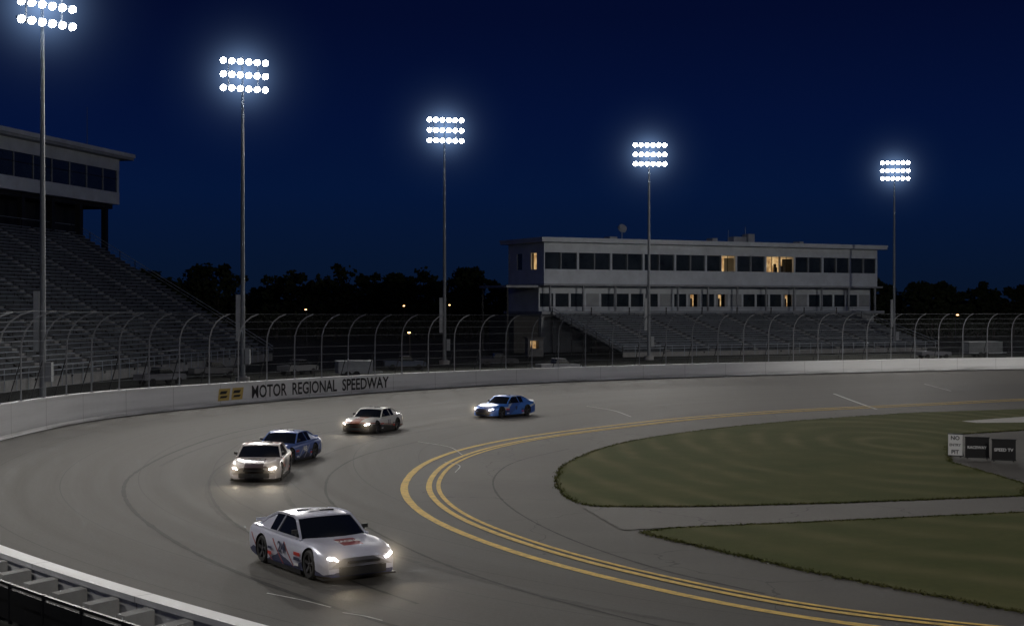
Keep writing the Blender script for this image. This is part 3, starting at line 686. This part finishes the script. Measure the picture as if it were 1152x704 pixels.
    for nme,sg in (('headlight_left',1),('headlight_right',-1)):
        h_=MB(); rr=[]
        for a in range(9):
            ph=-math.pi/2+math.pi*a/8; yc=.70+.14*math.sin(ph); xc=2.43-.36*yc**2.8
            rr.append([(xc-.04+.06*math.cos(ph)*math.cos(b*math.pi/8), sg*yc, .545+.05*math.cos(ph)*math.sin(b*math.pi/8)+.03*math.sin(ph)) for b in range(17)])
        h_.grid(rr); h_.obj(nme,[M['head']],e,smooth=True)
        o=bpy.data.objects.new('headlight_glow',HCM); col.objects.link(o); o.parent=e; o.location=(2.38,sg*.70,.55)
    nm_w=M['decal_w']; V,Fc=text_mesh(num,.44,.015); wd=V[:,0].max()
    dark=sum(cols[0])<0.8; mm_=nm_w if dark else M['decal_n']
    for nme,f in (('door_number_right',lambda x,y:( -.15-wd/2+x, -.992, .44+y*.8)),('door_number_left',lambda x,y:(-.15+wd/2-x,.992,.44+y*.8)),('roof_number',lambda x,y:(-.15-y*1.2,-wd*.65+x*1.3,1.378) )):
        me=bpy.data.meshes.new(nme); me.from_pydata([f(a,b) for a,b,_ in V],[],Fc); me.materials.append(mm_); o=bpy.data.objects.new(nme,me); col.objects.link(o); o.parent=e
    k=MB()
    for sg in (-1,1):
        yv=sg*1.006
        for (x0,x1,z0,z1,mi) in ((.62,.98,.48,.56,1),(.62,.98,.36,.44,3),(.66,.9,.24,.30,0),(-.95,-.72,.3,.38,1),(-.95,-.7,.44,.5,3)):
            a=[(x0,yv,z0),(x1,yv,z0),(x1,yv,z1),(x0,yv,z1)]
            k.face(a if sg<0 else a[::-1],mi)
    V2,F2=text_mesh('RACING',.17,.006); w2=V2[:,0].max(); i0=len(k.v)
    for a,b,_ in V2:
        X=1.60-b*1.3; k.v.append((X,-w2/2+a,sm(X,tx,tz)+.008))
    for q in F2: k.f.append(tuple(i0+j for j in q)); k.m.append(0); k.uv.append([(0,0)]*len(q))
    k.obj('decals',[nm_w,M['decal_r'],M['decal_y'],M['decal_n']],e)
    if light:
        L=bpy.data.lights.new('headlight_beam','SPOT'); L.energy=light; L.color=(1.0,.84,.62); L.spot_size=math.radians(90); L.spot_blend=1.0; L.shadow_soft_size=.15
        for sg in (-1,1):
            lo=bpy.data.objects.new('headlight_beam',L); col.objects.link(lo); lo.parent=e; lo.location=(2.62,sg*.66,.55); lo.rotation_euler=Vector((1,sg*.1,-.05)).to_track_quat('-Z','Y').to_euler()
    return e
M['decal_w']=mat('decal_white',(.75,.75,.75),.4); M['decal_b']=mat('decal_black',(.02,.02,.025),.4); M['decal_r']=mat('decal_red',(.5,.03,.02),.4); M['decal_y']=mat('decal_yellow',(.6,.4,.03),.4); M['decal_n']=mat('decal_navy',(.03,.035,.08),.4)
def hd(deg):
    a=math.radians(deg); return math.atan2(-math.cos(a),math.sin(a))
stock_car(361,638,hd(34),((.64,.65,.76),(.04,.05,.13),(.36,.07,.07)),'24',0,(1.20,1.30,1.28),90)
stock_car(294,536,hd(2),((.62,.57,.55),(.08,.055,.06),(.55,.15,.07)),'7',1,(1.08,1.22,1.18),120)
stock_car(320,518,hd(-16),((.09,.15,.40),(.04,.045,.10),(.5,.5,.55)),'48',0,(1.05,1.15,1.16),40)
stock_car(419,485,hd(-22),((.70,.69,.67),(.03,.03,.03),(.30,.09,.05)),'11',2,(1.02,1.15,1.14),80)
stock_car(567,468,hd(-40),((.06,.19,.60),(.05,.12,.42),(.55,.58,.62)),'9',1,(1.05,1.1,1.14),50)
# ------------------------------------------------------------ infield signs
def banner(px0,px1,py,hh,txt,bg,fg,panel=True):
    x0,y0=W(px0,py); x1,y1=W(px1,py+0.8); e=empty('advertising_banner',(x0,y0,0.05),math.atan2(y1-y0,x1-x0)); L=math.hypot(x1-x0,y1-y0)
    m=MB(); m.box((0,-.03,.12),(L,.03,hh),0)
    for q in (0.08,L-.14): m.box((q,.035,0),(q+.06,.095,hh),1); m.beam((q+.03,.09,hh*.8),(q+.03,.8,0),.04,.04,1)
    m.box((-.03,-.05,hh),(L+.03,.05,hh+.05),1); m.box((-.03,-.05,.07),(L+.03,.05,.118),1)
    m.obj('board',[bg,M['darksteel']],e)
    lines=txt.split('|')
    for i_,tx_ in enumerate(lines):
        V,Fc=text_mesh(tx_,1,.03); V[:,0]-=V[:,0].min(); w_=V[:,0].max(); s_=min(L*.8/w_,hh*.5/len(lines)/.7)
        z0=.12+(hh-.12)*(1-(i_+.5)/len(lines))-s_*.35
        me=bpy.data.meshes.new('lettering'); me.from_pydata([((L-w_*s_)/2+a*s_,-.034,z0+b*s_) for a,b,_ in V],[],Fc); me.materials.append(fg); o=bpy.data.objects.new('lettering',me); col.objects.link(o); o.parent=e
banner(1067,1083,515,1.25,'NO|ENTRY|PIT',M['decal_w'],M['decal_b'])
banner(1086,1113,517,1.15,'RACEWAY',M['blk'],M['decal_w']); banner(1116,1143,520,1.15,'SPEED TV',M['blk'],M['decal_w'])
# ------------------------------------------------------------ background vehicles / shed / lamps
def trailer(x,y,rz,L=8,h=3.2,m=None):
    e=empty('box_trailer',(x,y,0),rz); k=MB(); k.box((-L/2,-1.2,.7),(L/2,1.2,h),0); k.box((-L/2-.03,-1.23,h),(L/2+.03,1.23,h+.06),1); k.box((-L/2,-1.1,.5),(L/2,1.1,.7),1)
    k.beam((L/2,0,.6),(L/2+1.4,0,.6),.12,.12,1); k.box((-L/2-.04,-.9,.85),(-L/2-.01,.9,h-.2),1)
    for cx in (-.9,0.1):
        for sg in (-1,1): k.cyl((cx,sg*.95,.4),(cx,sg*1.25,.4),.4,.4,16,2)
    k.obj('body',[m or M['panel2'],M['panel2'],M['rubber']],e)
def pickup(x,y,rz,c):
    e=empty('pickup_truck',(x,y,0),rz); m=mat('pickup_paint',c,.3,.2,coat=.5,var=.05); k=MB()
    def ex(pts,y0,y1,mi):
        k.face([(a,y0,b) for a,b in pts],mi); k.face([(a,y1,b) for a,b in pts][::-1],mi)
        for i in range(len(pts)):
            a=pts[i];b=pts[(i+1)%len(pts)]; k.face([(a[0],y0,a[1]),(a[0],y1,a[1]),(b[0],y1,b[1]),(b[0],y0,b[1])],mi)
    ex([(-2.7,.55),(2.7,.5),(2.75,.9),(2.6,1.1),(1.3,1.18),(-.6,1.18),(-2.7,1.15)],-.95,.95,0)
    ex([(1.25,1.18),(.6,1.78),(-.5,1.8),(-.7,1.18)],-.8,.8,1); ex([(.7,1.76),(.6,1.83),(-.5,1.85),(-.55,1.78)],-.82,.82,0)
    for cx in (1.75,-1.65):
        for sg in (-1,1): k.cyl((cx,sg*.7,.38),(cx,sg*.98,.38),.38,.38,16,2)
    k.obj('body',[m,M['glass'],M['rubber']],e,fix=True)
trailer(*XD(1105,235),.2,6,2.4,mat('trailer_skin',(.16,.17,.18),.6,var=.2)); trailer(*XD(398,165),.3,4,1.9)
for px,D,rz,c in ((628,176,.4,(.35,.36,.38)),(455,185,.2,(.08,.1,.15)),(335,172,1.0,(.3,.3,.3)),(1050,225,.3,(.2,.2,.22)),(560,195,.2,(.05,.05,.06)),(240,165,.6,(.12,.12,.13)),(180,150,.9,(.25,.25,.27))):
    pickup(*XD(px,D),rz,c)
x,y=XD(601,235); e=empty('ticket_booth',(x,y,0),.2); k=MB(); k.box((-1.3,-1.2,0),(1.3,1.2,1.3),0); k.box((-1.3,-1.2,2.6),(1.3,1.2,3.0),0)
for a,b in ((-1.3,-.9),(0.5,1.3)): k.box((a,-1.2,1.3),(b,1.2,2.6),0)
k.box((-1.6,-1.5,3.0),(1.6,1.5,3.2),1); k.obj('walls',[mat('booth_cladding',(.1,.1,.105),.7,var=.2),M['darksteel']],e); k=MB(); k.box((-.89,1.0,1.3),(.49,1.1,2.6)); k.obj('lit_interior',[M['warm']],e)
M['sod']=emat('sodium_lamp',(1,.55,.2),9)
for px,D,z in ((455,300,8.4),(506,320,8.6),(461,200,4.6),(868,330,8),(1075,300,6.5),(345,310,7.6)):
    x,y=XD(px,D); e=empty('street_lamp',(x,y,0)); k=MB(); k.cyl((0,0,0),(0,0,z),.1,.06,8); k.beam((0,0,z),(0,-1.2,z+.15),.07,.07); k.box((-.15,-1.6,z+.08),(.15,-1.1,z+.2)); k.obj('post',[M['darksteel']],e)
    k=MB(); k.box((-.16,-1.6,z-.1),(.16,-1.1,z+.07)); k.obj('lamp',[M['sod']],e)
# ------------------------------------------------------------ world
w=bpy.data.worlds.new('World'); sc.world=w; w.use_nodes=True; n=w.node_tree.nodes; l=w.node_tree.links; bg=n['Background']
tc=n.new('ShaderNodeTexCoord'); sx=n.new('ShaderNodeSeparateXYZ'); l.new(tc.outputs['Generated'],sx.inputs[0])
r=n.new('ShaderNodeValToRGB'); l.new(sx.outputs[2],r.inputs['Fac']); cr=r.color_ramp
stops=[(0.0,(.0026,.0070,.020)),(.03,(.0020,.0074,.027)),(.08,(.0014,.0076,.038)),(.13,(.0011,.0055,.035)),(.2,(.0009,.0034,.024)),(1.0,(.0006,.002,.016))]
cr.elements[0].position=0; cr.elements[0].color=(*stops[0][1],1); cr.elements[1].position=1; cr.elements[1].color=(*stops[-1][1],1)
for p,c in stops[1:-1]: q=cr.elements.new(p); q.color=(*c,1)
l.new(r.outputs['Color'],bg.inputs['Color']); bg.inputs['Strength'].default_value=1.0
# camera
cd=bpy.data.cameras.new('Camera'); cam=bpy.data.objects.new('Camera',cd); col.objects.link(cam); cd.sensor_width=36; cd.lens=F/1152*36; cd.clip_end=8000; cd.clip_start=0.2
cam.location=(0,0,H); cam.rotation_euler=(math.radians(90)-math.atan(7/F),0,0); sc.camera=cam
sc.view_settings.view_transform='Standard'; sc.view_settings.look='None'; sc.view_settings.exposure=0
